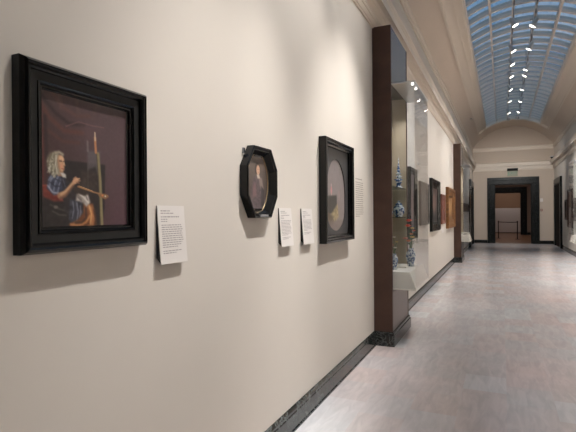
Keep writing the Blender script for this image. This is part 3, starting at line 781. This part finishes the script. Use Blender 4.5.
flower_vase('slim blue and white flower vase standing against the near dark panel', (XL+.19, 5.98, .901), .20, .05,
            [(.0, 0, .40, 'white', .03), (.03, .02, .34, 'yellow', .026), (-.03, .01, .30, 'pink', .03), (.02, -.03, .27, 'white', .028)], 5)
b = B(XL+.13, XL+.31, 6.15, 6.32, .901, .921, bev=.003); tag(obj('riser', b, M_deck), 'low white display block between the two flower vases', 'stand')
# things in the far cases
t = thing('dish', 'pale round dish propped on the deck of the second left case', 'dish', (XL+.34, 16.7, .901))
b = bmesh.new(); lathe(b, [(.05, 0), (.055, .01), (.12, .05), (.135, .07), (.13, .072), (.05, .018)], (XL+.34, 16.7, .901), 22); obj('bowl', b, M_deck, t, True)

# ------------------------------------------------------------------ ceiling lights
ZL = 5.3
row = {-1: (.25, .268), 1: (.66, .58)}
ORD = ['nearest', 'second', 'third', 'fourth', 'fifth', 'sixth', 'seventh', 'farthest']
ys = [10.27, 11.9, 12.96, 14.1, 15.6, 17.2, 19.16, 20.4]
yr = [10.47, 11.9, 13.58, 14.15, 15.73, 17.37, 19.14, 20.32]
ZT = 5.68
for s, nm in ((-1, 'left'), (1, 'right')):
    b = B(row[s][0]-.014, row[s][0]+.014, SY0, 21.4, ZT, ZT+.035, bev=.004)
    t = thing('light_track', 'thin dark lighting track under the skylight, %s one of two' % nm, 'track', (row[s][0], 9, ZT), 'lighting tracks'); obj('rail', b, M_track, t)
    for k in range(9):
        y = .6+2.4*k; b = bmesh.new(); x = row[s][0]; tube(b, [(x, y, ZT+.035), (x, y, arc(x)+.01)], .006, 6); obj('hanger', b, M_track, t)

def fixture(x_rail, head, target, label, power, size, blend=.6, rad=.035, group='track spotlights'):
    H = Vector(head); d = (Vector(target)-H).normalized(); M = d.to_track_quat('Z', 'Y').to_matrix()
    t = thing('track_spotlight', label, 'spotlight', (x_rail, head[1], ZT), group)
    b = B(x_rail-.016, x_rail+.016, head[1]-.05, head[1]+.05, ZT-.03, ZT, bev=.004); obj('adapter', b, M_lamp_body, t)
    b = bmesh.new(); tube(b, [(x_rail, head[1], ZT-.03), (x_rail, head[1], head[2]+.10), tuple(H-d*.08)], .009, 8); obj('stem', b, M_lamp_body, t)
    b = bmesh.new(); lathe(b, [(.03, -.17), (.04, -.165), (.045, -.05), (.066, -.005), (.066, .01), (.058, .01), (.058, .002)], head, 18, M); obj('lamp_head', b, M_lamp_body, t, True)
    b = bmesh.new(); lathe(b, [(.0572, .002), (.057, .0065), (.03, .008)], head, 18, M); obj('lens', b, M_lens, t)
    spot_light('spot_beam', tuple(H+d*.03), target, power, size, blend, rad, t)
    return t
PW = 900
for i in range(8):
    far = i == 7
    fixture(row[-1][0], (row[-1][1], ys[i], ZL), (.2, YE, 2.0) if far else (XR, ys[i]+.2, 1.3), 'lit white track spotlight, %s in the left row below the skylight' % ORD[i], PW*(.8 if far else .88), 74, 1.)
    fixture(row[1][0], (row[1][1], yr[i], ZL), (.9, YE, 2.0) if far else (XL, yr[i]+.2, 1.8), 'lit white track spotlight, %s in the right row below the skylight' % ORD[i], PW*(.75 if far else .33), 74, 1.)
# lamps of the same tracks above and behind the viewer, three added as fill
near = [(-1, .2, 2.8, (XL, 2.1, .2), 1180, 45, 1.), (-1, .05, 4.85, (XL, 4.25, .34), 1430, 48, 1.), (-1, .268, 2.1, (XL, 1.3, 3.1), 330, 46, 1.), (-1, .268, 3.55, (XL, 3.35, 2.95), 420, 38, 1.), (-1, .268, 4.3, (XL, 4.55, 3.7), 200, 48, 1.), (-1, .268, 8.0, (XL, 7.8, 1.5), PW*.5, 60, 1.),
        (1, .58, 7.9, (XL, 9.4, 1.5), PW*.4, 62, 1.), (1, .58, .4, (XR, .4, 1.3), PW*.82, 76, 1.), (1, .58, 2.2, (XR, 2.4, 1.3), PW*.82, 76, 1.), (1, .58, 5.6, (XR, 5.6, 1.3), PW*.82, 76, 1.), (-1, .268, 7.3, (XR, 8.4, 1.3), PW*.82, 76, 1.)]
AIM = ['above the painter picture', 'above the deep rectangular box frame', 'added to wash the upper wall over the painter picture', 'added to wash the upper wall over the eight-sided frame', 'added to wash the wall top beside the nearest case',  # the wall-wash spots are added to even out the upper wall
       'above the nearest display case', 'above the wall just past the nearest case', 'behind the viewer, turned to the right wall', 'over the viewer, turned to the right wall', 'across from the deep box frame, turned to the right wall', 'across from the nearest display case, turned to the right wall']
for i, (s, x, y, tg, pw, sz, bl) in enumerate(near):
    t = fixture(row[s][0], (x, y, ZL), tg, 'white track spotlight ' + AIM[i], pw, sz, bl, rad=.02, group='track spotlights above the viewer')
    if i < 2:                                          # added unseen plate that keeps the beam off the floor
        b = B(x-.045, x+.22, y-.16, y+.16, ZL-.212, ZL-.206); box(b, x+.19, x+.22, y-.03, y+.03, ZL-.21, ZL+.02); box(b, x+.03, x+.22, y-.012, y+.012, ZL+.01, ZL+.03); obj('spill_blocker', b, M_track, t)

# ------------------------------------------------------------------ small fittings
t = thing('exit_sign', 'dark topped exit sign with green letters above the end doorway', 'sign', (.537, YE, 3.575))
obj('housing', B(.275, .80, YE-.09, YE-.001, 3.85, 3.99, bev=.008), mat('sign_black', (.004, .004, .004), .6, spec=.15), t)
obj('panel', B(.285, .79, YE-.055, YE-.045, 3.575, 3.855), mat('sign_acrylic', lin(146, 146, 128), .5, spec=.2), t)
cu = bpy.data.curves.new('letters', 'FONT'); cu.body = 'EXIT'; cu.size = .23; cu.align_x = 'CENTER'; cu.align_y = 'CENTER'; cu.extrude = .002
tmp = bpy.data.objects.new('letters', cu); C.objects.link(tmp); dg = bpy.context.evaluated_depsgraph_get()
me = bpy.data.meshes.new_from_object(tmp.evaluated_get(dg)); bpy.data.objects.remove(tmp)
lo = bpy.data.objects.new('letters', me); me.materials.clear(); me.materials.append(mat('sign_green', lin(92, 132, 106), .4, emit=lin(90, 160, 120), estr=.03))
C.objects.link(lo); lo.parent = t; lo.location = (0, -.06, .14); lo.rotation_euler = (PI/2, 0, 0)
t = thing('security_camera', 'small black dome camera on the right cornice near the end', 'camera', (XR-.2, 26.5, 4.30))
b = bmesh.new(); lathe(b, [(.08, 0), (.085, .03), (.08, .05)], (XR-.2, 26.5, 4.36), 16); obj('mount', b, M_lamp_body, t, True)
b = bmesh.new(); lathe(b, [(.004, -.07), (.04, -.055), (.065, -.02), (.07, 0)], (XR-.2, 26.5, 4.36), 16); obj('dome', b, mat('dome_black', (.008, .008, .008), .15), t, True)
b = bmesh.new(); tube(b, [(XR-.2, 26.5, 4.41), (XR-.02, 26.5, 4.41)], .02, 8); obj('arm', b, M_lamp_body, t)
t = thing('light_switch', 'white switch plate on the end wall right of the doorway', 'switch', (1.887, YE, 2.19))
obj('plate', B(1.815, 1.96, YE-.012, YE-.0005, 2.19, 2.37, bev=.003), M_white, t); obj('rocker', B(1.86, 1.915, YE-.02, YE-.012, 2.24, 2.32, bev=.003), M_white, t)
t = thing('alarm_call_point', 'small reddish call point on the end wall below the white switch', 'alarm', (1.887, YE, 1.70))
obj('housing', B(1.84, 1.935, YE-.04, YE+.002, 1.70, 1.82, bev=.005), mat('alarm_red', lin(120, 60, 50), .4), t); obj('button', B(1.868, 1.907, YE-.046, YE-.04, 1.74, 1.78, bev=.002), M_white, t)
xs, ysd = -1.12, 20.8
b = bmesh.new(); lathe(b, [(.06, 0), (.06, -.02), (.05, -.035), (.02, -.04)], (xs, ysd, arc(xs)), 16)
tag(obj('smoke_detector', b, M_white, None, True), 'small round detector on the left flank of the vault', 'smoke detector')
# barrier in the room beyond
M_post = mat('post_dark', lin(40, 30, 28), .4, metal=.5)
def post(x, y, label):
    t = thing('barrier_post', label, 'barrier post', (x, y, 0), 'barrier posts beyond the end doorway')
    b = bmesh.new(); lathe(b, [(.15, -.001), (.15, .012), (.05, .03)], (x, y, 0), 18); obj('base', b, M_post, t)
    b = bmesh.new(); lathe(b, [(.032, .028), (.032, 1.03), (.038, 1.04), (.038, 1.11), (.025, 1.13)], (x, y, 0), 14); obj('pole', b, M_post, t)
post(.87, 32.1, 'dark barrier post standing in the middle of the end doorway'); post(-.2, 33.2, 'dark barrier post at the left of the end doorway')
b = bmesh.new(); tube(b, [(.83, 32.14, 1.05), (.6, 32.38, 1.04), (.33, 32.65, 1.037), (.05, 32.94, 1.04), (-.16, 33.16, 1.05)], .022, 8)
tag(obj('barrier_belt', b, M_post), 'dark belt strung between the two barrier posts', 'belt')
t = thing('display_partition', 'long white display block against the brown far wall beyond both doorways', 'partition', (.4, Y3-.3, 0))
obj('body', B(-1.4, 2.2, Y3-.6, Y3-.05, .06, 2.02, bev=.01), mat('partition_white', lin(196, 190, 190), .5), t); obj('kick_plate', B(-1.37, 2.17, Y3-.57, Y3-.06, 0, .06), M_post, t)

# ------------------------------------------------------------------ light beyond the doorway, daylight, camera
def area(name, loc, size, power, col):
    l = bpy.data.lights.new(name, 'AREA'); l.shape = 'RECTANGLE'; l.size, l.size_y = size; l.energy = power; l.color = col
    o = bpy.data.objects.new(name, l); o.location = loc; C.objects.link(o); return o
area('annex_lamp', (.4, 33.2, 4.3), (1.5, 3), 60, (1, .86, .74))
area('annex_lamp_far', (.4, 40.8, 4.3), (2, 1), 46, (1, .88, .8))

w = bpy.data.worlds.new('World'); S.world = w; w.use_nodes = True; N = w.node_tree.nodes; L = w.node_tree.links
tc = N.new('ShaderNodeTexCoord'); sp = N.new('ShaderNodeSeparateXYZ'); L.new(tc.outputs['Generated'], sp.inputs[0])
ns = N.new('ShaderNodeTexNoise'); ns.inputs['Scale'].default_value = 4.5; ns.inputs['Detail'].default_value = 4; L.new(tc.outputs['Generated'], ns.inputs['Vector'])
rz_ = N.new('ShaderNodeValToRGB'); e = rz_.color_ramp.elements
e[0].position = .12; e[0].color = (*lin(124, 136, 152), 1); e[1].position = .62; e[1].color = (*lin(92, 160, 206), 1)
k = e.new(.32); k.color = (*lin(112, 136, 164), 1)
L.new(sp.outputs['Z'], rz_.inputs['Fac'])
cl = N.new('ShaderNodeValToRGB'); e = cl.color_ramp.elements; e[0].position = .52; e[0].color = (0, 0, 0, 1); e[1].position = .7; e[1].color = (.6, .6, .6, 1)
L.new(ns.outputs['Fac'], cl.inputs['Fac'])
mx = N.new('ShaderNodeMix'); mx.data_type = 'RGBA'; L.new(cl.outputs['Color'], mx.inputs[0]); L.new(rz_.outputs['Color'], mx.inputs[6]); mx.inputs[7].default_value = (*lin(196, 206, 222), 1)
bg = N['Background']; L.new(mx.outputs[2], bg.inputs['Color']); bg.inputs['Strength'].default_value = 1.7

cam = bpy.data.cameras.new('Camera'); co = bpy.data.objects.new('Camera', cam); C.objects.link(co)
FPX = 470; CROLL = -.43
cam.sensor_fit = 'HORIZONTAL'; cam.sensor_width = 36; cam.lens = FPX/576*36; cam.shift_y = -1/576; cam.clip_start = .05
co.location = (0, 0, 1.6); co.rotation_mode = 'QUATERNION'; co.rotation_quaternion = (Matrix.Rotation(math.radians(24.45), 4, 'Z') @ Matrix.Rotation(PI/2, 4, 'X') @ Matrix.Rotation(math.radians(CROLL), 4, 'Z')).to_quaternion()
S.camera = co
S.view_settings.view_transform = 'Standard'; S.view_settings.look = 'None'; S.view_settings.gamma = 1; S.view_settings.use_curve_mapping = False
S.view_settings.exposure = -.3
